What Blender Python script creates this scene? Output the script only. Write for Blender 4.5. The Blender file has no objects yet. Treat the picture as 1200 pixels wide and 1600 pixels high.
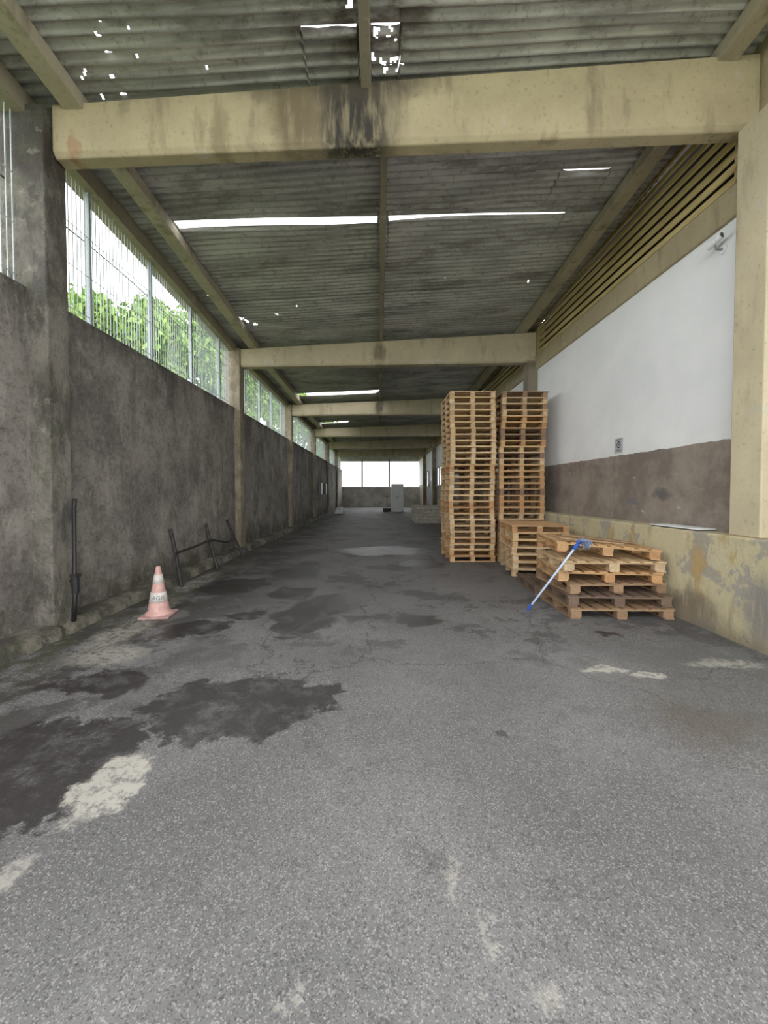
import bpy, bmesh, math, random
from mathutils import Vector, Matrix, Euler
random.seed(7)
scene = bpy.context.scene
col = scene.collection
CAMH = 1.5; F = 620.0; T = math.tan(math.radians(1.5))

# ---------------------------------------------------------------- mesh builder
class MB:
    def __init__(self): self.v=[]; self.f=[]
    def add(self, vs, fs):
        n=len(self.v); self.v+= [tuple(v) for v in vs]; self.f+=[tuple(i+n for i in f) for f in fs]
    def box(self, x0,x1,y0,y1,z0,z1, M=None):
        vs=[Vector(p) for p in ((x0,y0,z0),(x1,y0,z0),(x1,y1,z0),(x0,y1,z0),(x0,y0,z1),(x1,y0,z1),(x1,y1,z1),(x0,y1,z1))]
        if M: vs=[M@v for v in vs]
        self.add(vs,[(0,3,2,1),(4,5,6,7),(0,1,5,4),(1,2,6,5),(2,3,7,6),(3,0,4,7)])
    def tube(self, pts, r, n=10, caps=True):
        pts=[Vector(p) for p in pts]; rs = r if isinstance(r,(list,tuple)) else [r]*len(pts)
        vs=[];fs=[]
        prev=None
        for i,p in enumerate(pts):
            if i==0: d=pts[1]-p
            elif i==len(pts)-1: d=p-pts[i-1]
            else: d=(pts[i+1]-p).normalized()+(p-pts[i-1]).normalized()
            d.normalize()
            if prev is None:
                a=Vector((0,0,1)) if abs(d.z)<.9 else Vector((1,0,0))
                u=d.cross(a).normalized()
            else:
                u=(prev-d*prev.dot(d)).normalized()
            prev=u; w=d.cross(u)
            for k in range(n):
                t=2*math.pi*k/n
                vs.append(p+(u*math.cos(t)+w*math.sin(t))*rs[i])
        for i in range(len(pts)-1):
            for k in range(n):
                a=i*n+k; b=i*n+(k+1)%n
                fs.append((a,b,b+n,a+n))
        if caps:
            fs.append(tuple(range(n-1,-1,-1))); fs.append(tuple((len(pts)-1)*n+k for k in range(n)))
        self.add(vs,fs)
    def lathe(self, prof, n=32, c=(0,0,0)):
        pts=[]; fs=[]
        for r,z in prof:
            for k in range(n):
                t=2*math.pi*k/n; pts.append((c[0]+r*math.cos(t),c[1]+r*math.sin(t),c[2]+z))
        for i in range(len(prof)-1):
            for k in range(n):
                a=i*n+k;b=i*n+(k+1)%n
                fs.append((a,b,b+n,a+n))
        fs.append(tuple((len(prof)-1)*n+k for k in range(n)))
        self.add(pts,fs)
    def build(self, name, m, parent=None, smooth=False, bevel=0):
        me=bpy.data.meshes.new(name); me.from_pydata(self.v,[],self.f); me.update()
        bm=bmesh.new(); bm.from_mesh(me); bmesh.ops.recalc_face_normals(bm,faces=bm.faces); bm.to_mesh(me); bm.free()
        if smooth:
            for p in me.polygons: p.use_smooth=True
        o=bpy.data.objects.new(name,me); col.objects.link(o)
        if m: me.materials.append(m)
        if parent: o.parent=parent
        if bevel:
            b=o.modifiers.new('bevel','BEVEL'); b.width=bevel; b.segments=2
        return o
def empty(name, loc=(0,0,0), rot=(0,0,0)):
    o=bpy.data.objects.new(name,None); col.objects.link(o); o.location=loc; o.rotation_euler=rot; o.empty_display_size=.1
    return o
def tag(o,label,cat,group=None):
    o['label']=label; o['category']=cat
    if group: o['group']=group
    return o
def struct(o): o['kind']='structure'; return o

# ---------------------------------------------------------------- node helpers
class NT:
    def __init__(self,name,rough=.85,metal=0):
        self.m=bpy.data.materials.new(name); self.m.use_nodes=True
        self.t=self.m.node_tree; self.b=self.t.nodes['Principled BSDF']
        self.b.inputs['Roughness'].default_value=rough; self.b.inputs['Metallic'].default_value=metal
        tc=self.t.nodes.new('ShaderNodeTexCoord'); self.P=tc.outputs['Object']; self.G=tc.outputs['Generated']
    def n(self,ty): return self.t.nodes.new(ty)
    def l(self,a,b): self.t.links.new(a,b)
    def put(self,sock,v):
        if isinstance(v,bpy.types.NodeSocket): self.l(v,sock)
        else: sock.default_value=v
    def noise(self,scale,detail=4,vec=None,rough=.6,stretch=None,color=False):
        nd=self.n('ShaderNodeTexNoise'); v=vec or self.P
        if stretch: v=self.vm('MULTIPLY',v,stretch)
        self.l(v,nd.inputs['Vector']); nd.inputs['Scale'].default_value=scale; nd.inputs['Detail'].default_value=detail; nd.inputs['Roughness'].default_value=rough
        return nd.outputs['Color' if color else 'Fac']
    def voro(self,scale,vec=None,feature='F1',out='Distance'):
        nd=self.n('ShaderNodeTexVoronoi'); nd.feature=feature; self.l(vec or self.P,nd.inputs['Vector']); nd.inputs['Scale'].default_value=scale
        return nd.outputs[out]
    def vm(self,op,a,b=None):
        nd=self.n('ShaderNodeVectorMath'); nd.operation=op; self.put(nd.inputs[0],a)
        if b is not None: self.put(nd.inputs[1],b)
        return nd.outputs['Value' if op in('LENGTH','DOT_PRODUCT') else 'Vector']
    def ma(self,op,a,b=0.0,clamp=False):
        nd=self.n('ShaderNodeMath'); nd.operation=op; nd.use_clamp=clamp; self.put(nd.inputs[0],a); self.put(nd.inputs[1],b); return nd.outputs[0]
    def rng(self,v,a,b,c=0.,d=1.,smooth=True):
        nd=self.n('ShaderNodeMapRange'); nd.interpolation_type='SMOOTHSTEP' if smooth else 'LINEAR'
        self.l(v,nd.inputs['Value'])
        nd.inputs['From Min'].default_value=a; nd.inputs['From Max'].default_value=b; nd.inputs['To Min'].default_value=c; nd.inputs['To Max'].default_value=d
        return nd.outputs[0]
    def mix(self,f,a,b,mode='MIX'):
        nd=self.n('ShaderNodeMix'); nd.data_type='RGBA'; nd.blend_type=mode
        self.put(nd.inputs[0],f)
        for s,v in ((nd.inputs[6],a),(nd.inputs[7],b)):
            if isinstance(v,tuple): s.default_value=(*v[:3],1)
            else: self.l(v,s)
        return nd.outputs[2]
    def sep(self,v=None):
        nd=self.n('ShaderNodeSeparateXYZ'); self.l(v or self.P,nd.inputs[0]); return nd.outputs
    def col(self,c):
        if isinstance(c,tuple): self.b.inputs['Base Color'].default_value=(*c[:3],1)
        else: self.l(c,self.b.inputs['Base Color'])
    def bump(self,h,strength=.5,dist=.02):
        nd=self.n('ShaderNodeBump'); self.l(h,nd.inputs['Height']); nd.inputs['Strength'].default_value=strength; nd.inputs['Distance'].default_value=dist
        self.l(nd.outputs[0],self.b.inputs['Normal'])
    def distort(self,scale,amp,detail=3,vec=None,rough=.6):
        c=self.noise(scale,detail,color=True,vec=vec,rough=rough)
        return self.vm('ADD',vec or self.P,self.vm('MULTIPLY',self.vm('SUBTRACT',c,(.5,.5,.5)),(amp,amp,amp)))
    def blob(self,Pd,c,r,soft=.35):
        inv=tuple(1/x if x else 0 for x in r)
        d=self.vm('LENGTH',self.vm('MULTIPLY',self.vm('SUBTRACT',Pd,c),inv))
        return self.rng(d,1-soft,1+soft*.4,1,0)
def s(r,g,b):   # sRGB 0-255 -> linear
    f=lambda c:(c/255/12.92) if c/255<=.04045 else ((c/255+.055)/1.055)**2.4
    return (f(r),f(g),f(b))
def plain(name,c,rough=.6,metal=0,var=.12,scale=30):
    k=NT(name,rough,metal); n=k.noise(scale,3)
    k.col(k.mix(k.rng(n,.3,.7),tuple(x*(1-var) for x in c),tuple(min(1,x*(1+var)) for x in c))); return k.m

# asphalt floor
k=NT('asphalt')
Pd=k.distort(2.4,1.05,12,rough=.7); Pd2=k.distort(6,.36,10,rough=.72)
n1=k.noise(.9,6); n2=k.noise(200,2,rough=.8); v=k.voro(210,out='Color'); vs=k.sep(v)[0]; v2=k.sep(k.voro(110,out='Color'))[1]
c=k.mix(k.rng(n1,.35,.65),s(96,95,96),s(124,123,123))
c=k.mix(k.rng(k.noise(1.8,10,rough=.72),.47,.6,0,.55),c,s(78,76,76))
c=k.mix(k.rng(vs,.82,.95,0,.5),c,s(178,176,172)); c=k.mix(k.rng(vs,.24,.05,0,.6),c,s(42,41,42))
c=k.mix(k.rng(v2,.96,.98,0,.4),c,s(170,166,160)); c=k.mix(k.rng(v2,.05,.03,0,.5),c,s(44,42,42))
c=k.mix(k.rng(n2,.35,.7,0,.3),c,s(70,69,69))
x,y,z=k.sep()
farm=k.ma('MULTIPLY',k.rng(y,3.2,7.0,0,.5),k.rng(y,30.,14.)); c=k.mix(farm,c,s(78,74,72))
c=k.mix(k.ma('MULTIPLY',k.rng(x,-1.0,-2.6),k.rng(k.noise(1.2,12,rough=.7),.46,.52,0,.85)),c,s(50,46,44))
c=k.mix(k.ma('MULTIPLY',k.rng(x,1.4,3.2),k.rng(k.noise(1.6,11,rough=.7),.46,.53,0,.5)),c,s(80,82,78))
c=k.mix(k.ma('MULTIPLY',k.rng(y,3.0,4.2),k.rng(k.noise(1.0,12,rough=.7),.53,.56,0,.55)),c,s(46,42,42))
DARK=[((-1.0,2.72,0),(.62,.42,0)),((-.6,2.85,0),(.4,.25,0)),((-1.85,2.15,0),(.5,.45,0)),((-.85,4.75,0),(.38,.8,0)),((-.6,5.3,0),(.4,.4,0)),
      ((.43,4.6,0),(.3,.3,0)),((-2.0,4.3,0),(.32,.28,0)),((-1.6,4.75,0),(.25,.22,0)),((-1.3,5.9,0),(.35,.35,0)),((-2.3,6.3,0),(.5,.5,0)),((-2.2,3.05,0),(.35,.22,0)),
      ((2.42,4.13,0),(.14,.1,0)),((-1.5,7.3,0),(.5,.6,0)),((.9,8.2,0),(.5,.5,0)),((0.2,10.0,0),(1.2,.8,0))]
dm=None
for cc,r in DARK:
    b=k.blob(Pd,cc,r,.09); dm=b if dm is None else k.ma('MAXIMUM',dm,b)
sm=k.blob(Pd2,(.77,2.43,0),(.06,.035,0),.3); dm=k.ma('MAXIMUM',dm,sm)
dmn=k.ma('MULTIPLY',dm,k.rng(k.noise(4,11,rough=.78),.38,.54,.5,.9))
c=k.mix(dmn,c,s(38,34,35))
c=k.mix(k.ma('MULTIPLY',k.blob(Pd,(2.15,2.55,0),(.4,.3,0),.6),.4),c,s(80,66,50))
LIGHT=[((-1.38,2.0,0),(.17,.26,0)),((1.9,3.3,0),(.2,.07,0)),((2.2,3.2,0),(.16,.05,0)),((.29,1.52,0),(.02,.12,0)),((.37,1.3,0),(.022,.1,0)),
       ((.5,1.15,0),(.04,.05,0)),((-.26,1.13,0),(.02,.03,0)),((-1.44,1.52,0),(.07,.09,0)),((-2.5,3.6,0),(.4,.26,0)),((-2.75,4.2,0),(.25,.6,0)),((-2.85,5.1,0),(.2,.5,0)),
       ((3.0,3.4,0),(.35,.1,0)),((-3.0,6.5,0),(.2,1,0))]
lm=None
for i_,(cc,r) in enumerate(LIGHT):
    b=k.blob(Pd2,cc,r,.15 if i_<3 else .45)
    if i_>2: b=k.ma('MULTIPLY',b,.45 if i_ in(3,4,5,6) else .65)
    lm=b if lm is None else k.ma('MAXIMUM',lm,b)
lmn=k.ma('MULTIPLY',lm,k.rng(k.noise(16,9,rough=.78),.42,.52,.2,.92))
c=k.mix(lmn,c,s(178,174,164))
c=k.mix(k.ma('MULTIPLY',k.rng(x,-2.5,-3.1),k.rng(k.noise(3,8,rough=.72),.42,.56,0,.8)),c,s(56,56,34))
cr=k.voro(.5,vec=k.distort(1.3,.9,9,rough=.68),feature='DISTANCE_TO_EDGE')
c=k.mix(k.ma('MULTIPLY',k.rng(cr,.006,.0),k.rng(y,2.0,3.5,.25,.85)),c,s(38,36,36))
k.col(c)
k.l(k.rng(dmn,0,1,.7,.38),k.b.inputs['Roughness'])
k.bump(k.ma('ADD',k.ma('MULTIPLY',vs,.5),k.ma('MULTIPLY',n1,2.0)),.5,.01)
M_floor=k.m

# left wall: grey stained render
k=NT('stained_render'); x,y,z=k.sep()
n=k.noise(.9,9,rough=.75); st=k.noise(1.2,9,stretch=(1,1.6,.8),rough=.7); fine=k.noise(18,7,rough=.75)
c=k.mix(k.rng(n,.36,.62),s(110,103,98),s(158,151,144))
c=k.mix(k.rng(st,.5,.62,0,.5),c,s(184,177,167))
c=k.mix(k.rng(k.noise(1.7,9,rough=.75),.5,.62,0,.45),c,s(90,83,78))
drip=k.ma('MULTIPLY',k.rng(k.noise(1.8,8,stretch=(1,1.6,.3),rough=.7),.52,.64),k.rng(z,1.2,3.4,.05,.45))
c=k.mix(drip,c,s(62,57,53))
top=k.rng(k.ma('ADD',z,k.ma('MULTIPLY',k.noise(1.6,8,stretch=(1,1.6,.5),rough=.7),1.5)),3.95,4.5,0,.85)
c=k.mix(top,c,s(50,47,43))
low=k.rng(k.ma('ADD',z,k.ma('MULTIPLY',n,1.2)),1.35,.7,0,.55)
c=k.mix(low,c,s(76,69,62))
c=k.mix(k.rng(fine,.5,.66,0,.5),c,s(66,61,57))
c=k.mix(k.rng(fine,.45,.34,0,.3),c,s(196,190,180))
mo=k.ma('MULTIPLY',k.rng(z,.7,.1),k.rng(k.noise(2.5,8,rough=.7),.45,.58,0,.75)); c=k.mix(mo,c,s(62,62,36))
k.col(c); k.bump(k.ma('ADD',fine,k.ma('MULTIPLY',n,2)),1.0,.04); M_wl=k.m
k=NT('far_wall_render'); k.col(k.mix(k.rng(k.noise(1.2,6),.35,.65),s(168,164,158),s(206,202,196))); M_wb=k.m

# right wall: white above, brown below
k=NT('two_tone_wall',.7); x,y,z=k.sep()
n=k.noise(1.2,6); white=k.mix(k.rng(n,.3,.7),s(236,238,238),s(246,247,247))
white=k.mix(k.rng(k.ma('ADD',z,k.ma('MULTIPLY',n,.8)),2.7,2.35,0,.2),white,s(196,192,186))
br=k.mix(k.rng(k.noise(2.2,7,rough=.7),.35,.65),s(116,105,96),s(148,136,124))
br=k.mix(k.rng(k.noise(5,5,stretch=(1,.5,2)),.6,.7,0,.4),br,s(160,150,140))
br=k.mix(k.ma('MULTIPLY',k.blob(k.distort(5,.3,6),(3.85,5.4,1.45),(1,.2,.1),.6),.7),br,s(62,64,68))
br=k.mix(k.ma('MULTIPLY',k.blob(k.distort(6,.2),(3.85,6.0,1.35),(1,.15,.05)),.5),br,s(90,100,118))
for cy,cz in ((6.0,1.7),(5.1,1.3),(5.8,1.22)):
    br=k.mix(k.ma('MULTIPLY',k.blob(k.distort(12,.15,5),(3.85,cy,cz),(1,.04,.02)),.8),br,s(185,180,170))
zb=k.ma('ADD',z,k.ma('MULTIPLY',k.noise(6,3),.05))
c=k.mix(k.rng(zb,2.095,2.105),br,white); k.col(c); k.bump(k.noise(35,4),.25,.01); M_wr=k.m

def beige(name,base,stains=(),dirt=.45,drip=None,mossy=0,bump=.35,bd=.01,peel=0):
    k=NT(name,.8); x,y,z=k.sep()
    n=k.noise(1.5,6); c=k.mix(k.rng(n,.3,.7),tuple(v*.82 for v in base),base)
    c=k.mix(k.rng(k.noise(3,6,stretch=(1.5,1.5,.35)),.52,.7,0,dirt),c,s(102,90,68))
    c=k.mix(k.rng(k.noise(22,5),.55,.75,0,.35),c,s(80,72,58))
    c=k.mix(k.rng(k.noise(2.3,5),.62,.68,0,.5),c,s(190,184,166))
    if peel:
        c=k.mix(k.rng(k.noise(2.6,8,rough=.68),.52,.57,0,.8),c,s(148,144,136))
        c=k.mix(k.rng(k.noise(3.1,7,stretch=(1,1,.6),rough=.65),.54,.64,0,.6),c,s(168,136,72))
        c=k.mix(k.rng(z,.25,.0,0,.7),c,s(84,76,62))
    Pd=k.distort(4,.3,6,vec=None)
    for cc,r,cl in stains:
        c=k.mix(k.ma('MULTIPLY',k.blob(Pd,cc,r,.6),k.rng(k.noise(5,6,stretch=(2.5,2.5,.4)),.3,.55,.5,1)),c,cl)
    if mossy:
        c=k.mix(k.rng(k.noise(2.2,8,stretch=(1,1,.5),rough=.72),.40,.56,0,mossy),c,s(50,48,43))
        c=k.mix(k.rng(k.noise(4,8,rough=.72),.52,.60,0,.4),c,s(80,84,54))
        c=k.mix(k.rng(k.noise(6,8,rough=.75),.58,.64,0,.5),c,s(150,146,134))
    k.col(c); k.bump(k.noise(18,6,rough=.7),bump,bd); return k.m
B0=s(184,169,134)
M_beam1=beige('beam_paint_stained',B0,[((-.25,4.1,5.25),(.52,1,.6),s(44,40,34)),((-.45,4.1,5.62),(1.1,1,.22),s(60,52,42)),((-.85,4.1,5.3),(.3,1,.45),s(112,98,74)),((-3.1,4.1,4.98),(.06,1,.14),s(160,124,92)),((-1.6,4.1,5.0),(.1,1,.4),s(140,128,98))],.5)
M_beam=beige('beam_paint',s(190,177,146),[((.0,9.8,4.9),(.2,1,.3),s(120,108,86)),((0,15.5,4.8),(.2,1,.4),s(100,92,76))],.4)
M_col_l1=beige('mossy_column',s(138,132,122),[((-3.5,4.1,4.9),(.5,.5,.35),s(70,58,46))],.5,mossy=.75,bump=1,bd=.05)
M_col_l=beige('column_aged',s(164,150,126),[],.7,mossy=.4,bump=.8,bd=.02)
M_col_r=beige('column_clean',s(206,192,158),[],.3)
M_plinth=beige('plinth_render',s(200,188,150),[((3.55,3.6,.35),(1,.28,.4),s(128,124,118)),((3.55,4.5,.2),(1,.5,.2),s(122,110,90)),((3.55,4.4,.7),(1,.12,.25),s(176,150,100))],.5,bump=.6,bd=.02,peel=1)
M_band=beige('band_paint',s(170,156,122),[],.5)
M_purlin=beige('purlin_paint',s(172,163,142),[],.6)
M_purlin_d=beige('purlin_dark',s(146,137,118),[],.7)
M_kerb=beige('kerb_cement',s(134,128,114),[],.7,mossy=.8,bump=1,bd=.05)

k=NT('fibre_cement_roof',.9); x,y,z=k.sep()
n=k.noise(1.6,6,stretch=(.5,1.6,1)); c=k.mix(k.rng(n,.35,.65),s(150,149,145),s(188,187,182))
c=k.mix(k.rng(k.noise(1.1,9,stretch=(.6,1.8,1),rough=.72),.51,.64,0,.6),c,s(92,87,81))
c=k.mix(k.rng(k.noise(12,7,rough=.75),.52,.66,0,.5),c,s(84,74,66))
c=k.mix(k.rng(k.noise(4,8,stretch=(.6,2.5,1),rough=.7),.57,.66,0,.4),c,s(204,202,196))
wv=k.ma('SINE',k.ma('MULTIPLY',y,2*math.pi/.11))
c=k.mix(k.rng(wv,.2,1,0,.4),c,s(76,72,67))  # rib shade painted into the colour as dirt along each groove
rust=k.ma('MULTIPLY',k.blob(k.distort(3,.8,6),(-.1,3.3,0),(1.1,1.0,0),.7),k.rng(k.noise(4,6,stretch=(.6,1.5,1)),.4,.6,.1,.9))
c=k.mix(rust,c,s(52,30,26))
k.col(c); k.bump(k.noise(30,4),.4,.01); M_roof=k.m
k=NT('louver_paint',.7); n=k.noise(3,5,stretch=(1,.3,1)); k.col(k.mix(k.rng(n,.35,.65),s(172,150,94),s(208,188,130))); M_louver=k.m
M_dark=plain('dark_void',s(50,44,32),.9)
M_wire=plain('galvanised_wire',s(176,186,188),.5,.1)
M_post=plain('fence_post_paint',s(160,170,174),.5,.2)
M_black=plain('black_steel',s(34,34,36),.5,.3,.3)
M_rack=plain('rusty_dark_steel',s(46,42,42),.6,.3,.4)
M_white=plain('white_paint',s(232,234,234),.5)
M_grey=plain('grey_paint',s(120,122,124),.6)
M_glass=plain('dark_glass',s(30,34,38),.15)
M_blue=plain('blue_plastic',s(40,84,190),.35)
M_handle=plain('pale_blue_handle',s(178,196,226),.3)
M_bristle=plain('grey_blue_strands',s(112,128,160),.9,0,.35,60)
M_cone=plain('faded_pink_plastic',s(204,158,150),.6,0,.15,14)
M_conew=plain('greyed_white_band',s(210,203,198),.6,0,.15,20)
M_conebase=plain('dusty_pink_base',s(176,140,134),.7,0,.2,12)
M_cable=plain('black_cable',s(40,40,40),.6)
M_boards=plain('weathered_grey_timber',s(160,154,144),.8,0,.2,8)
k=NT('bark'); k.col(k.mix(k.noise(8,4,stretch=(1,1,.3)),s(70,56,42),s(110,92,72))); M_bark=k.m
k=NT('leaf',.6); oi=k.n('ShaderNodeNewGeometry'); k.col(k.mix(oi.outputs['Random Per Island'],s(54,98,28),s(150,186,74))); M_leaf=k.m
k=NT('grass_ground'); k.col(k.mix(k.noise(2,5),s(70,90,40),s(110,120,66))); M_grass=k.m
def wood(name,stops):
    k=NT(name,.75); oi=k.n('ShaderNodeObjectInfo'); r=oi.outputs['Random']
    off=k.n('ShaderNodeCombineXYZ'); k.l(k.ma('MULTIPLY',r,40),off.inputs[0]); k.l(k.ma('MULTIPLY',r,17),off.inputs[2])
    P=k.vm('ADD',k.P,off.outputs[0])
    rp=k.n('ShaderNodeValToRGB'); k.l(r,rp.inputs[0]); e=rp.color_ramp.elements
    e[0].position=0; e[0].color=(*stops[0],1); e[1].position=1; e[1].color=(*stops[-1],1)
    for i,sx in enumerate(stops[1:-1]):
        q=e.new((i+1)/(len(stops)-1)); q.color=(*sx,1)
    g=k.noise(6,5,vec=k.vm('MULTIPLY',P,(1.2,5,8)))
    g2=k.noise(3,3,vec=P)
    c=k.mix(k.rng(g,.3,.75,0,.55),rp.outputs[0],tuple(v*.45 for v in stops[0]))
    c=k.mix(k.rng(g2,.5,.72,0,.45),c,s(112,88,64))
    k.col(c); k.bump(g,.3,.004); return k.m
W_pine=wood('pallet_pine',[s(204,168,120),s(220,188,142),s(184,146,100),s(226,200,160),s(174,140,102)])
W_orange=wood('pallet_orange_pine',[s(198,150,98),s(176,126,80),s(212,172,120),s(160,120,82)])
W_brown=wood('pallet_brown',[s(150,118,88),s(130,100,74),s(168,136,102)])
W_dark=wood('pallet_dark_wet',[s(108,86,70),s(90,72,60),s(126,103,84)])

# ---------------------------------------------------------------- geometry functions
COLY=[4.18+5.7*i for i in range(6)]
KY=[-1.5,4.18,9.88,15.58,21.28,40]
KTL=[4.10,3.81,3.46,3.35,3.31,3.28]; KTR=[4.75,4.33,3.87,3.65,3.60,3.56]
KBL=[3.6,3.33,3.04,2.92,2.88,2.86]; KBR=[3.8,3.59,3.15,3.0,2.95,2.92]
def interp(Y,K):
    if Y<=KY[0]: return K[0]
    for i in range(len(KY)-1):
        if Y<=KY[i+1]:
            t=(Y-KY[i])/(KY[i+1]-KY[i]); return K[i]*(1-t)+K[i+1]*t
    return K[-1]
XL,XR=-3.5,3.82
def top_z(X,Y):
    t=(X-XL)/(XR-XL); return CAMH+interp(Y,KTL)*(1-t)+interp(Y,KTR)*t
def bot_z(X,Y):
    t=(X-XL)/(XR-XL); return CAMH+interp(Y,KBL)*(1-t)+interp(Y,KBR)*t
ROOFUP=.18
def roof_z(X,Y): return top_z(X,Y)+ROOFUP
def roof_at(px,py):
    h=4.0
    for _ in range(12):
        a=784-py; Y=(F*h+a*T*h)/(a-F*T); X=(px-592)/F*(Y-h*T); h=roof_z(X,Y)-CAMH
    return X,Y

# ---------------------------------------------------------------- setting
m=MB(); m.box(-3.52,4.0,-3,40,-.1,0); struct(m.build('floor',M_floor))
m=MB(); m.box(-60,60,-30,90,-.3,-.12); struct(m.build('ground_outside',M_grass))
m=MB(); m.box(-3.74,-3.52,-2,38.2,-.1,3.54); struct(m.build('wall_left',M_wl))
m=MB(); rk=random.Random(5); N=300; vs=[]; a=0
for q in range(N+1):
    Y=-2+40*q/N; a=.7*a+rk.uniform(-.022,.022); b=rk.uniform(-.010,.010)
    brk=.04 if rk.random()<.10 else 0
    vs+=[(-3.52,Y,-.02),(-3.24+a,Y,-.02),(-3.27+a-brk,Y,.10+b-brk),(-3.31+a-brk,Y,.12+b-brk*.6),(-3.52,Y,.125+b)]
fs=[(0,1,2,3,4),tuple(N*5+w for w in (4,3,2,1,0))]
for q in range(N):
    for w in range(5): fs.append((q*5+w,q*5+5+w,q*5+5+(w+1)%5,q*5+(w+1)%5))
m.add(vs,fs); struct(m.build('trim_1',M_kerb))
m=MB(); m.box(3.85,4.08,-2,38.2,-.1,4.45); struct(m.build('wall_right',M_wr))
m=MB(); m.box(3.55,3.849,-2,24,-.02,1.05); struct(m.build('trim_2',M_plinth,bevel=.02))
m=MB(); m.box(3.80,4.08,-2,38.2,4.45,4.79); struct(m.build('trim_3',M_band,bevel=.015))
m=MB(); m.box(-3.74,4.0,38,38.2,-.1,1.95)
for X in (-1.6,1.0): m.box(X-.08,X+.08,38,38.15,1.95,4.6)
m.box(-3.74,4.0,38,38.2,4.35,5.1); struct(m.build('wall_back',M_wb))
m=MB()
for i in range(len(KY)-1):
    y0,y1=KY[i],KY[i+1]
    vs=[]
    for Y in (y0,y1):
        a=top_z(-3.6,Y)-.06; b=roof_z(-3.6,Y)-.03
        vs+=[(-3.76,Y,a),(-3.5,Y,a),(-3.5,Y,b),(-3.76,Y,b)]
    m.add(vs,[(0,1,5,4),(1,2,6,5),(2,3,7,6),(3,0,4,7),(0,3,2,1),(4,5,6,7)])
struct(m.build('trim_4',M_purlin_d))
m=MB()
for Y in COLY: m.box(3.851,4.03,Y-.18,Y+.18,4.79,roof_z(3.95,Y)+.01)
struct(m.build('trim_5',M_band))

# roof
rnd=random.Random(3)
holes=[(150,52,.02),(165,80,.018),(130,112,.018),(190,146,.022),(112,135,.022),(205,150,.012),(158,152,.016),(320,104,.012),(196,40,.01),
       (585,48,.024),(612,92,.024),(596,96,.02),(582,90,.018),(600,110,.014),(545,4,.02),(376,497,.05),(386,501,.045),(398,506,.035),(432,490,.035),(350,478,.018),(640,45,.014),(825,440,.010),(470,470,.010),(300,80,.01)]
for q in range(10): holes.append((rnd.uniform(120,230),rnd.uniform(30,150),rnd.uniform(.007,.010)))
for q in range(14): holes.append((rnd.uniform(560,630),rnd.uniform(30,110),rnd.uniform(.008,.012)))
for q in range(4): holes.append((rnd.uniform(300,850),rnd.uniform(400,500),rnd.uniform(.007,.010)))
HP=[]
for a,b,r in holes:
    X,Y=roof_at(a,b); HP.append((X,Y,r,rnd.uniform(.7,1.5),rnd.uniform(0,3)))
OV=-.16
def g1(X):
    if X<-2.98 or X>2.85: return OV
    if abs(X-.06)<.07: return OV
    if X<0: return .105+.07*(-X/2.96)
    return .09*(1-X/2.85)+.006
def g0(X): return .045+.006*math.sin(X*20) if -.72<X<.2 and abs(X+.13)>.06 else OV
def g2(X): return .06*math.sin((X-2.45)/.7*math.pi) if 2.45<X<3.15 else OV
def g3(X): return .4 if -3.0<X<-.05 else OV
def g4(X): return .35 if -3.0<X<-1.6 else OV
bounds=[(.6,0,None),(1.7,0,None),(2.8,0,None),(3.72,.03,g0),(4.6,0,None),(5.35,.03,g2),(6.02,.058,g1),(7.1,0,None),(8.2,0,None),(9.3,0,None),(10.4,0,None),(11.5,0,None),(12.6,0,None),(13.7,0,None),(14.6,0,g3)]
yy=15.9
while yy<38:
    bounds.append((yy,0,g4 if abs(yy-20.3)<.1 else None)); yy+=1.1
bounds.append((38.3,0,None))
me_v=[];me_f=[]
for bi in range(len(bounds)-1):
    ya,ska,ga=bounds[bi]; yb,skb,_=bounds[bi+1]
    near=2.5<ya<9.0
    dx=.02 if near else .25
    nx=int(7.9/dx); ny=int((yb-ya)/(.016 if near else .026))
    hp=[h for h in HP if ya-.3<h[1]<yb+.3] if near else []
    base=len(me_v); lift=.012*(bi%2)
    jit=random.uniform(-.004,.004)
    for j in range(ny+1):
        tt=j/ny; sk=ska*(1-tt)+skb*tt
        for i in range(nx+1):
            X=-3.95+7.9*i/nx
            s0=ya+ska*X+(ga(X) if ga else OV); s1=yb+skb*X
            Y=s0+(s1-s0)*tt
            me_v.append((X,Y,roof_z(X,Y)+.017*math.sin(2*math.pi*(Y-sk*X)/.11)+lift+jit+.005*math.sin(X*2.1+bi)))
    for j in range(ny):
        for i in range(nx):
            a=base+j*(nx+1)+i
            vx,vy,_=me_v[a]
            kill=False
            for hx,hy,r,asp,ph in hp:
                dx_,dy_=vx-hx,vy-hy
                if abs(dx_)>.25 or abs(dy_)>.25: continue
                d=math.hypot(dx_/asp,dy_*asp)
                an=math.atan2(dy_,dx_)
                if d<r*(1+.35*math.sin(an*3+ph)+.2*math.sin(an*7+ph*2)): kill=True;break
            if kill: continue
            me_f.append((a,a+1,a+nx+2,a+nx+1))
m=MB(); m.v=me_v; m.f=me_f; struct(m.build('ceiling',M_roof,smooth=True))

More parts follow.
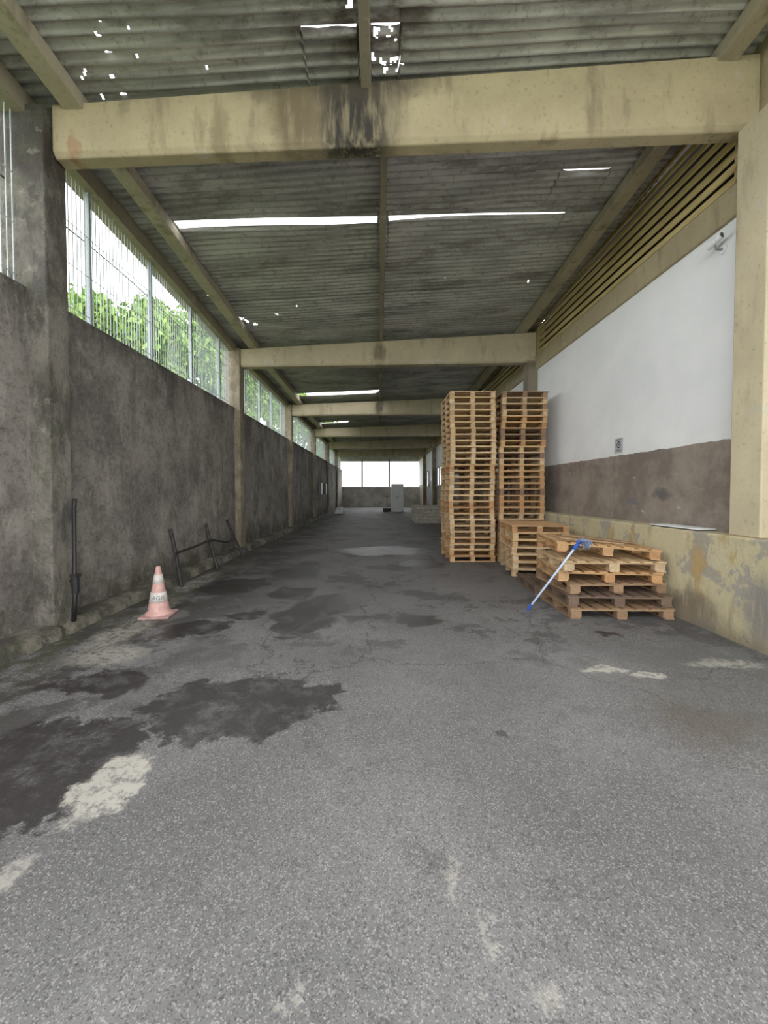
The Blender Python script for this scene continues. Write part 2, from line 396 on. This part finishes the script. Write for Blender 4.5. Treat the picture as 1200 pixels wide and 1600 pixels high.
# columns and beams
for i,Y in enumerate(COLY):
    m=MB(); zt=top_z(-3.5,Y)+.02
    m.box(-3.78,-3.32 if i==0 else -3.38,Y-.16,Y+(.12 if i==0 else .16),0,zt)
    o=m.build('concrete_column',M_col_l1 if i==0 else M_col_l,bevel=.015)
    tag(o,['dark mossy concrete column at the near end of the fence','brownish concrete column behind the leaning metal rack','slim third concrete column along the left wall','fourth concrete column along the left wall','fifth concrete column along the left wall','farthest concrete column along the left wall'][i],'column','concrete columns along the left wall')
    m=MB(); m.box(3.62,3.849,Y-.42 if i==0 else Y-.2,Y-.08 if i==0 else Y+.16,1.051 if Y<24 else 0,bot_z(3.8,Y)+(.03 if i==0 else -.001))
    o=m.build('concrete_column',M_col_r if i==0 else M_col_l,bevel=.012)
    tag(o,['wide cream painted column at the right edge, standing on the plinth','beige column beside the end of white wall, behind tall pallet stacks','third column on the white wall side','fourth column on the white wall side','fifth column on the white wall side','farthest column on the white wall side'][i],'column','columns along the building side')
    y0,y1=(Y-.079,Y+.10) if i==0 else (Y-.12,Y+.13)
    vs=[]
    N=8; xs=-3.30 if i==0 else -3.38
    for q in range(N+1):
        X=xs+(3.84-xs)*q/N
        b=bot_z(X,Y)+(.05+.03*q/N if i==0 else 0); t=top_z(X,Y)+(.07 if i==0 else 0)
        vs+=[(X,y0,b+.05),(X,y0,t),(X,y1,t),(X,y1,b),(X,y0+.04,b)]
    K=5
    fs=[tuple(range(K)),tuple(N*K+w for w in range(K-1,-1,-1))]
    for q in range(N):
        for w in range(K): fs.append((q*K+w,q*K+K+w,q*K+K+(w+1)%K,q*K+(w+1)%K))
    m=MB(); m.add(vs,fs)
    o=m.build('concrete_beam',M_beam1 if i==0 else M_beam,bevel=.012)
    tag(o,['large overhead concrete beam with a black water stain at its middle','clean beige cross beam directly above the tall pallet stacks','third cross beam from the front under the roof','fourth cross beam from the front under the roof','fifth cross beam from the front under the roof','farthest cross beam from the front under the roof'][i],'beam','cross beams under the canopy roof')

def purlin(x,w,ya,yb,mat,label,drop=.0):
    ys=[ya]+[q for q in KY if ya<q<yb]+[yb]
    vs=[];fs=[]
    for Y in ys:
        a=top_z(x,Y)+.005-drop; b=roof_z(x,Y)-.025
        vs+=[(x-w/2,Y,a),(x+w/2,Y,a),(x+w/2,Y,b),(x-w/2,Y,b)]
    for i in range(len(ys)-1):
        for q in range(4): fs.append((i*4+q,i*4+(q+1)%4,i*4+4+(q+1)%4,i*4+4+q))
    fs+=[(0,3,2,1),tuple((len(ys)-1)*4+q for q in range(4))]
    m=MB(); m.add(vs,fs); o=m.build('roof_purlin',mat,bevel=.008); tag(o,label,'purlin','purlins running along the roof')
purlin(-3.08,.2,1,38,M_purlin,'wide pale purlin under the roof beside the wire fence')
purlin(-.13,.1,1,4.3,M_purlin_d,'short dark rotten purlin in front of the stained overhead beam')
purlin(.06,.085,4.32,38,M_purlin_d,'thin purlin down the middle of the roof')
purlin(3.5,.2,1,38,M_purlin,'wide beige purlin under the roof beside the slatted vents')

# louvres
for i in range(7):
    y0=(COLY[i-1]+.19) if i>0 else -1.0; y1=(COLY[i]-.19) if i<6 else 38.0
    if y1-y0<.5: continue
    r=empty('louver_vent',(0,0,0))
    tag(r,['yellow slatted vent at the right edge in front of the nearest beam','large yellow slatted vent above the white wall','slatted vent above the tall pallet stacks beyond the second beam','fourth slatted vent along the wall top','fifth slatted vent along the wall top','sixth slatted vent along the wall top','farthest slatted vent along the wall top'][i],'vent','slatted vents above the wall')
    m=MB(); m.box(4.0,4.03,y0,y1,4.78,6.4); m.build('backing',M_dark,r)
    m=MB(); z=4.88
    while z<roof_z(3.9,(y0+y1)/2)+.3:
        M=Matrix.Translation((3.87,0,z))@Matrix.Rotation(math.radians(-68),4,'Y')
        m.box(-.062,.062,y0,y1,-.01,.01,M); z+=.142
    m.build('slats',M_louver,r)
    for yq in (y0,y1):
        m=MB(); m.box(3.86,3.98,yq-.03,yq+.03,4.79,roof_z(3.9,yq)-.03); m.build('mullion',M_band,r)

# wire fence
for i in range(7):
    y0=(COLY[i-1]+.17) if i>0 else 0.0; y1=(COLY[i]-.17) if i<6 else 38.0
    r=empty('wire_fence_panel',(0,0,0))
    tag(r,['white wire fence at the left edge in front of the mossy column','white wire fence directly behind the mossy column','white wire fence beyond the brownish second column','fourth stretch of wire fence on the wall','fifth stretch of wire fence on the wall','sixth stretch of wire fence on the wall','farthest stretch of wire fence on the wall'][i],'fence','wire fence along the wall top')
    X=-3.62
    nP=4
    for q in range(nP):
        Y=y0+(y1-y0)*(q+.5)/nP
        m=MB(); m.box(X-.03,X+.03,Y-.02,Y+.02,3.53,top_z(-3.6,Y)-.05); m.build('post',M_post,r)
    m=MB(); Y=y0+.03
    while Y<y1:
        rr=.0065 if i<2 else .0055
        zt=top_z(-3.6,Y)-.05
        m.tube([(X,Y,3.54),(X,Y,zt)],rr,5,False); Y+=.065 if i<2 else .09
    m.build('wires',M_wire,r)
    m=MB()
    for hz in (0.12,.62,1.1):
        z=3.54+hz; m.tube([(X+.009,y0,z),(X+.009,y1,z)],.005,5,False)
    m.build('rails',M_wire,r)
m=MB()
pts=[(-3.70,y,4.65+.05*math.cos(y*1.1)-.01*y) for y in [k*.5 for k in range(0,60)]]
m.tube(pts,.009,6); tag(m.build('overhead_cable',M_cable),'thin black cable sagging along outside the wire fence','cable')

# windows on far building wall
for q,(ya,yb) in enumerate(((23.5,26.5),(30.5,33))):
    r=struct(empty(f'window_{q+1}',(3.84,(ya+yb)/2,1.9)))
    h=(yb-ya)/2
    m=MB(); m.box(-.03,.0,-h,h,0,1.1); m.build('glass',M_glass,r)
    m=MB()
    for a,b,c,d in ((-h-.06,-h,-.06,1.16),(h,h+.06,-.06,1.16),(-h,h,-.06,0),(-h,h,1.1,1.16),(-.03,.03,0,1.1)): m.box(-.06,.0,a,b,c,d)
    m.build('window_frame',M_grey,r)
r=struct(empty('door_1',(3.84,28.5,0)))
m=MB(); m.box(-.05,0,-.6,.6,0,2.3); m.build('door_leaf',M_grey,r)
m=MB(); m.box(-.07,0,-.68,-.6,0,2.4); m.box(-.07,0,.6,.68,0,2.4); m.box(-.07,0,-.68,.68,2.3,2.4); m.build('door_frame',M_white,r)

# ---------------------------------------------------------------- pallets
PW,PD,PH=.97,1.22,.128
def pallet_meshes(mat):
    out={}
    m=MB()
    n=8
    ws=[.12,.1,.12,.1,.1,.12,.1,.12]; gap=(PD-sum(ws))/(n-1); y=-PD/2
    for k_,w in enumerate(ws):
        dz=random.uniform(-.001,.001)
        m.box(-PW/2+random.uniform(0,.008),PW/2-random.uniform(0,.008),y,y+w,PH-.017+dz,PH-.001+dz); y+=w+gap
    out['deck']=m.build('deck',mat)
    m=MB(); m.box(-.045,.045,-PD/2+.005,PD/2-.005,PH-.035,PH-.0185); out['cross']=m.build('cross_board',mat)
    m=MB(); m.box(-.045,.045,-.06,.06,.0175,PH-.0355); out['block']=m.build('block',mat)
    m=MB(); m.box(-PW/2+.004,PW/2-.004,-.055,.055,0,.017); out['bottom']=m.build('bottom_board',mat)
    return out
protos={}
def pallet(x,y,z,rz,kind,label,group,tilt=(0,0)):
    mat={'pine':W_pine,'orange':W_orange,'brown':W_brown,'dark':W_dark}[kind]
    if kind not in protos:
        d=pallet_meshes(mat); protos[kind]={k_:o.data for k_,o in d.items()}
        for o in d.values(): bpy.data.objects.remove(o)
    r=empty('wooden_pallet',(x,y,z),(tilt[0],tilt[1],rz)); tag(r,label,'pallet',group)
    def part(nm,key,loc):
        o=bpy.data.objects.new(nm,protos[kind][key]); col.objects.link(o); o.parent=r; o.location=loc
    part('deck','deck',(0,0,0))
    for a in (-PW/2+.055,0,PW/2-.055):
        part('cross_board','cross',(a,0,0))
        for b in (-PD/2+.075,0,PD/2-.075): part('block','block',(a,b,0))
    for b in (-PD/2+.065,0,PD/2-.065): part('bottom_board','bottom',(0,b,0))
    return r
NUM=['','second','third','fourth','fifth','sixth','seventh','eighth','ninth','tenth','eleventh','twelfth','thirteenth','fourteenth','fifteenth']
def lvl(i,n):
    if i==0: return 'bottom'
    if i==n-1: return 'topmost'
    if i<n/2: return NUM[i]+' from the floor'
    return NUM[n-1-i]+' from the top'
def stack(cx,cy,n,kinds,desc,group,jx=.012,jr=1.2,base=0,shifts=None):
    for i in range(n):
        kd=random.choice(kinds)
        ox=0
        if shifts:
            for a,b in shifts:
                if i>=a: ox=b
        pallet(cx+ox+random.uniform(-jx,jx),cy+random.uniform(-jx,jx),i*(PH+.0008),math.radians(base+random.uniform(-jr,jr)),kd,
               f'{dict(pine="pale pine",orange="orange pine",brown="brown",dark="dark")[kd]} pallet, {lvl(i,n)} {desc}',group)
stack(1.99,9.0,28,['pine','pine','pine','orange'],'in the tall left stack','pallets in the tall left stack',.010,.6,0,[(0,0),(7,-.02),(16,.005),(22,-.01)])
stack(3.03,9.02,28,['orange','orange','brown','pine'],'in the tall stack beside the wall','pallets in the tall right stack',.008,.35,0,[(0,-.0),(8,.01),(12,-.002),(19,.025),(23,.05)])
stack(2.90,7.52,7,['pine','pine','orange'],'in the short stack before the tall ones','pallets in the short stack',.010,1.0,-7)
g='pallets in the loose low pile by the plinth'
H=math.pi/2; q_=PH+.003
pallet(2.87,5.10,0,H-.02,'brown','brown pallet lying on the floor at the front of the low pile',g)
pallet(2.885,6.14,0,H-.07,'dark','dark pallet on the floor at the back of the low pile',g)
pallet(2.89,5.16,q_,H-.05,'dark','dark brown pallet second from the floor in the low pile',g)
pallet(2.89,5.26,2*q_,H+.04,'brown','brown pallet third from the floor in the low pile',g)
pallet(2.87,5.28,3*q_,H-.12,'orange','orange pallet third from the top of the low pile',g)
pallet(2.88,5.26,4*q_,H-.05,'pine','pale pallet second from the top of the low pile',g)
pallet(2.88,5.34,5*q_+.052,H-.13,'orange','tilted orange pallet lying on top of the low pile',g,(0.075,0.0))
def board(loc,rot,L,label,mat):
    m=MB(); m.box(-L/2,L/2,-.05,.05,0,.018); o=m.build('loose_board',mat,bevel=.002); o.location=loc; o.rotation_euler=rot
    tag(o,label,'board','loose boards on the low pile')
zt=5*q_+.052+PH
board((2.74,5.08,zt+.022),(0,.115,.30),.95,'pale loose board lying askew on the front of the low pile top',W_pine)
board((3.0,5.45,zt+.008),(0,.10,-.34),.9,'brown loose board lying askew at the back of the low pile top',W_brown)

# far long boards
for i in range(5):
    m=MB(); m.box(1.7+.02*(i%2),3.1-.03*(i%2),18.6,21.0,i*.16,i*.16+.15); o=m.build('timber_board',M_boards,bevel=.01)
    tag(o,f'long grey timber, {lvl(i,5)} of the far low heap behind the pallets','board','far heap of grey timbers')
r=empty('metal_cabinet',(1.35,29.2,0)); tag(r,'tall white metal cabinet standing far down the lane','cabinet')
m=MB(); m.box(-.45,.45,-.3,.3,.08,2.05); m.build('body',M_white,r,bevel=.01)
m=MB(); m.box(-.43,-.01,-.33,-.3,.12,2.0); o=m.build('door',M_white,r); m=MB(); m.box(-.06,-.04,-.37,-.33,1,1.2); m.build('handle',M_black,o)
m=MB(); m.box(.01,.43,-.33,-.3,.12,2.0); o=m.build('door',M_white,r); m=MB(); m.box(.04,.06,-.37,-.33,1,1.2); m.build('handle',M_black,o)
for a in(-.4,.4):
    for b in (-.25,.25):
        m=MB(); m.box(a-.03,a+.03,b-.03,b+.03,0,.08); m.build('foot',M_black,r)
r=empty('hand_pallet_truck',(0.55,27.6,0)); tag(r,'dark hand pallet truck parked to the left of the white cabinet','pallet truck')
for a in(-.2,.2):
    m=MB(); m.box(a-.08,a+.08,-.1,1.0,.08,.14); m.build('fork',M_black,r)
m=MB(); m.box(-.28,.28,-.25,-.1,.08,.35); m.build('body',M_rack,r)
m=MB(); m.tube([(0,-.2,.3),(0,-.38,1.15)],.02,8); m.build('shaft',M_black,r)
m=MB(); m.tube([(-.15,-.38,1.15),(.15,-.38,1.15)],.018,8); m.build('grip',M_black,r)
for a in (-.08,.08):
    m=MB(); m.tube([(a-.03,-.18,.09),(a+.03,-.18,.09)],.09,16); m.build('wheel',M_black,r)
for i,Y in enumerate((23.4,25.4)):
    r=empty('electrical_box',(-3.52,Y,1.3)); tag(r,['grey electrical box on the far left wall, nearer of two','grey electrical box on the far left wall, farther of two'][i],'electrical box','electrical boxes on the left wall')
    m=MB(); m.box(0,.16,-.25,.25,0,.7); m.build('body',M_grey,r,bevel=.01)
    m=MB(); m.box(.16,.175,-.23,.23,.02,.68); m.build('door',M_white,r)
m=MB(); m.box(-2.9,-2.3,26,26.5,0,.3); m.box(-2.85,-2.4,26.05,26.45,.3,.45); tag(m.build('white_sack',M_white,bevel=.08),'white sack lying by the kerb far down the lane','sack')

# ---------------------------------------------------------------- cone
r=empty('traffic_cone',(-2.66,4.76,0),(0,0,.12)); tag(r,'faded pink and white traffic cone on the floor by the kerb','traffic cone')
m=MB(); m.box(-.17,.17,-.17,.17,0,.03); m.build('base',M_conebase,r,bevel=.012)
def R(z): return .125-(z-.035)*(.125-.024)/.565
def ring(z0,z1,e): return [(R(z0)+e,z0),(R(z1)+e,z1)]
m=MB(); m.lathe([(.15,.029),(.146,.045),(R(.07),.07),(R(.3),.3),(R(.56),.56),(.028,.585),(.018,.6),(.012,.6)],36); m.build('body',M_cone,r,smooth=True)
for a,b in((.18,.29),(.40,.50)):
    m=MB(); m.lathe([(R(a)+.0,a-.001)]+ring(a,b,.004)+[(R(b),b+.001)],36); o=m.build('reflective_band',M_conew,r,smooth=True)
    if a<.3:
        fc=bpy.data.curves.new('lettering','FONT'); fc.body='AGIS'; fc.size=.062; fc.align_x='CENTER'; fc.extrude=0; fc.offset=.0015
        fo=bpy.data.objects.new('tmp',fc); col.objects.link(fo)
        dg=bpy.context.evaluated_depsgraph_get(); me=bpy.data.meshes.new_from_object(fo.evaluated_get(dg)); bpy.data.objects.remove(fo)
        for vv in me.vertices:
            zz=.213+vv.co.y; rr=R(zz)+.006; th=-math.pi/2+vv.co.x/R(.235)+.35
            vv.co=(rr*math.cos(th),rr*math.sin(th),zz)
        me.materials.clear(); me.materials.append(M_grey)
        lo=bpy.data.objects.new('lettering',me); col.objects.link(lo); lo.parent=o

# leaning black pipe at column
r=empty('black_pipe',(-3.24,4.2,.121)); tag(r,'black metal pipe standing against the mossy column','pipe')
m=MB(); m.tube([(.0,-.02,0),(.01,0,.35),(.0,.0,.36),(-.01,.03,1.22),(.0,.03,1.3)],[.024,.024,.02,.02,.02],12); m.build('tube',M_black,r,smooth=True)
m=MB(); m.tube([(.01,0,.30),(.01,0,.48)],.036,12); m.build('sleeve',M_black,r)
m=MB(); m.box(-.03,.05,-.03,.03,.47,.5); m.tube([(.0,0,.42),(-.07,.03,.42)],.012,8); m.build('clamp',M_rack,r)

# leaning rack
r=empty('metal_rack',(0,0,0)); tag(r,'dark bent metal rack leaning on the left wall behind the cone','rack')
P1=[((-3.1,6.2,.0),(-3.30,6.42,.50),(-3.42,6.5,.88)),((-3.1,7.6,.0),(-3.28,7.7,.48),(-3.40,7.78,.86)),((-3.1,9.05,.0),(-3.3,8.98,.5),(-3.42,8.9,.86))]
for p in P1:
    m=MB(); m.tube(p,.03,8); m.build('post',M_rack,r)
m=MB(); m.tube([(-3.28,6.36,.50),(-3.26,7.0,.52),(-3.27,7.68,.56)],.022,8); m.build('rail',M_rack,r)
m=MB(); m.tube([(-3.27,7.68,.56),(-3.2,8.4,.42),(-3.27,8.98,.5)],.022,8); m.build('rail',M_rack,r)

# mop
r=empty('mop',(0,0,0)); tag(r,'mop with pale blue handle and grey strands leaning on low pallet pile','mop')
A=Vector((1.87,4.95,.012)); B=Vector((2.27,4.50,.91)); d=(B-A).normalized()
m=MB(); m.tube([A,A+d*.02,B],[.008,.012,.012],12); m.build('handle',M_handle,r,smooth=True)
m=MB(); m.tube([A-d*.0,A+d*.10],[.014,.0155],12); m.build('end_grip',M_blue,r)
m=MB(); m.tube([B-d*.09,B-d*.05,B+d*.02],[.015,.022,.018],12); m.build('socket',M_blue,r)
Mx=Matrix.Translation(B+d*.03)@d.to_track_quat('Z','Y').to_matrix().to_4x4()
m=MB(); m.box(-.045,.045,-.016,.016,-.018,.018,Mx); m.build('clamp',M_blue,r,bevel=.006)
m=MB()
for i in range(60):
    a=random.uniform(-.04,.04); b=random.uniform(-.015,.015)
    p0=Mx@Vector((a,b,.01)); q=p0+Vector((random.uniform(.0,.04),random.uniform(-.03,.03),random.uniform(.0,.02)))
    e=q+Vector((random.uniform(.02,.07),random.uniform(-.04,.03),random.uniform(-.06,-.01))); e2=e+Vector((random.uniform(0,.02),random.uniform(-.02,.02),random.uniform(-.05,-.02)))
    m.tube([p0,q,e,e2],.005,5)
m.build('strands',M_bristle,r)

# tray on ledge
r=empty('flat_panel',(3.70,4.85,1.051),(0,0,.04)); tag(r,'thin white panel lying flat on the plinth ledge','panel')
m=MB(); m.box(-.12,.12,-.36,.36,.012,.026); m.build('sheet',M_white,r,bevel=.004)
m=MB(); m.box(-.11,.11,-.35,.35,0,.012); m.build('dark_underside',M_black,r)
# sign
r=empty('wall_sign',(3.848,6.38,2.11)); tag(r,'small grey notice with a round camera symbol on the white wall','sign')
m=MB(); m.box(-.006,0,-.11,.11,0,.24); m.build('sheet',plain('notice_paper',s(186,188,190),.6),r)
m=MB(); M=Matrix.Translation((-.0065,0,.135))@Matrix.Rotation(math.pi/2,4,'Y')
pts=[];N=28
for q in range(N):
    t=2*math.pi*q/N; pts.append(M@Vector((.055*math.cos(t),.055*math.sin(t),0)))
for q in range(N):
    t=2*math.pi*q/N; pts.append(M@Vector((.036*math.cos(t),.036*math.sin(t),0)))
m.add(pts,[(q,(q+1)%N,N+(q+1)%N,N+q) for q in range(N)])
m.box(-.0085,-.0065,-.018,.018,.12,.15); m.build('symbol',M_black,r)
m=MB()
for zz,w in((.205,.08),(.22,.06),(.03,.08),(.045,.07),(.06,.05)): m.box(-.0085,-.0062,-w,w,zz,zz+.006)
m.build('printed_lines',M_black,r)
# security camera
r=empty('security_camera',(3.85,4.5,4.2)); tag(r,'small white camera on a bracket high on the white wall','security camera')
m=MB(); m.tube([(0,0,0),(-.02,0,0)],.05,16); m.build('wall_mount',M_white,r)
m=MB(); m.tube([(-.02,0,0),(-.08,-.0,0),(-.10,.0,.05)],.012,8); m.build('bracket',M_grey,r)
m=MB(); m.tube([(-.10,-.09,.10),(-.11,.08,.06)],.035,14); m.build('body',M_white,r,smooth=False)
m=MB(); m.tube([(-.098,-.095,.101),(-.1,-.09,.10)],.03,14); m.build('lens',M_black,r)

# ---------------------------------------------------------------- trees
def tree(x,y,h,R_,n,label):
    r=empty('leafy_tree',(x,y,-.12)); tag(r,label,'tree','trees beyond the fence')
    m=MB(); m.tube([(0,0,0),(.1,.1,h*.35),(0,.1,h*.7)],[.28,.2,.08],10)
    for q in range(7):
        a=random.uniform(0,6.28); m.tube([(.08,.1,h*(.35+.04*q)),(R_*.6*math.cos(a),R_*.6*math.sin(a),h*(.55+.05*q))],[.09,.03],6)
    m.build('trunk',M_bark,r)
    cl=[]
    for q in range(46):
        a=random.uniform(0,6.28); rr=R_*random.random()**.5*.9; zz=random.uniform(-1,1)
        cl.append((rr*math.cos(a)*(1-abs(zz)*.4),rr*math.sin(a)*(1-abs(zz)*.4),h*.58+zz*h*.34,random.uniform(.5,1.1)*R_*.33))
    m=MB()
    for q in range(n):
        cx,cy,cz,cr=random.choice(cl)
        d=Vector((random.gauss(0,1),random.gauss(0,1),random.gauss(0,1))).normalized()*cr*random.random()**.35
        M=Matrix.Translation(Vector((cx,cy,cz))+d)@Euler((random.uniform(0,3),random.uniform(0,3),random.uniform(0,6))).to_matrix().to_4x4()
        w=random.uniform(.11,.20)
        m.add([M@Vector(p) for p in ((-w,0,0),(0,-w*.5,0),(w,0,.02),(0,w*.5,0))],[(0,1,2,3)])
    m.build('crown',M_leaf,r)
tree(-10.5,16.0,9.4,2.9,17000,'leafy tree beyond the fence, nearest to the mossy column')
tree(-11.5,22.3,12.6,3.3,20000,'tallest leafy tree beyond the fence, above the grey wall')
tree(-11.0,29.7,13.5,3.8,20000,'leafy tree beyond the fence behind the brownish second column')
tree(-10.5,38.2,14,4.2,15000,'farthest but one leafy tree beyond the fence')
tree(-9,47,14,4.2,12000,'farthest leafy tree beyond the fence')

# ---------------------------------------------------------------- light, camera
w=bpy.data.worlds.new('overcast'); scene.world=w; w.use_nodes=True
nt=w.node_tree; bg=nt.nodes['Background']
tc=nt.nodes.new('ShaderNodeTexCoord'); sp=nt.nodes.new('ShaderNodeSeparateXYZ'); nt.links.new(tc.outputs['Generated'],sp.inputs[0])
rp=nt.nodes.new('ShaderNodeValToRGB'); nt.links.new(sp.outputs[2],rp.inputs[0])
rp.color_ramp.elements[0].position=0; rp.color_ramp.elements[0].color=(.93,.955,.96,1)
rp.color_ramp.elements[1].position=.8; rp.color_ramp.elements[1].color=(1,1,1,1)
nt.links.new(rp.outputs[0],bg.inputs[0]); bg.inputs[1].default_value=4.5
cam=bpy.data.cameras.new('camera'); co=bpy.data.objects.new('camera',cam); col.objects.link(co)
co.location=(0,0,CAMH); co.rotation_euler=(math.radians(90-1.5),0,0)
cam.sensor_width=36; cam.lens=F/1600*36; cam.shift_y=-16/1600; cam.shift_x=8/1600; cam.clip_start=.05; cam.clip_end=300
scene.camera=co
scene.view_settings.view_transform='Standard'
scene.view_settings.look='None'
scene.view_settings.exposure=0
scene.view_settings.gamma=1.13
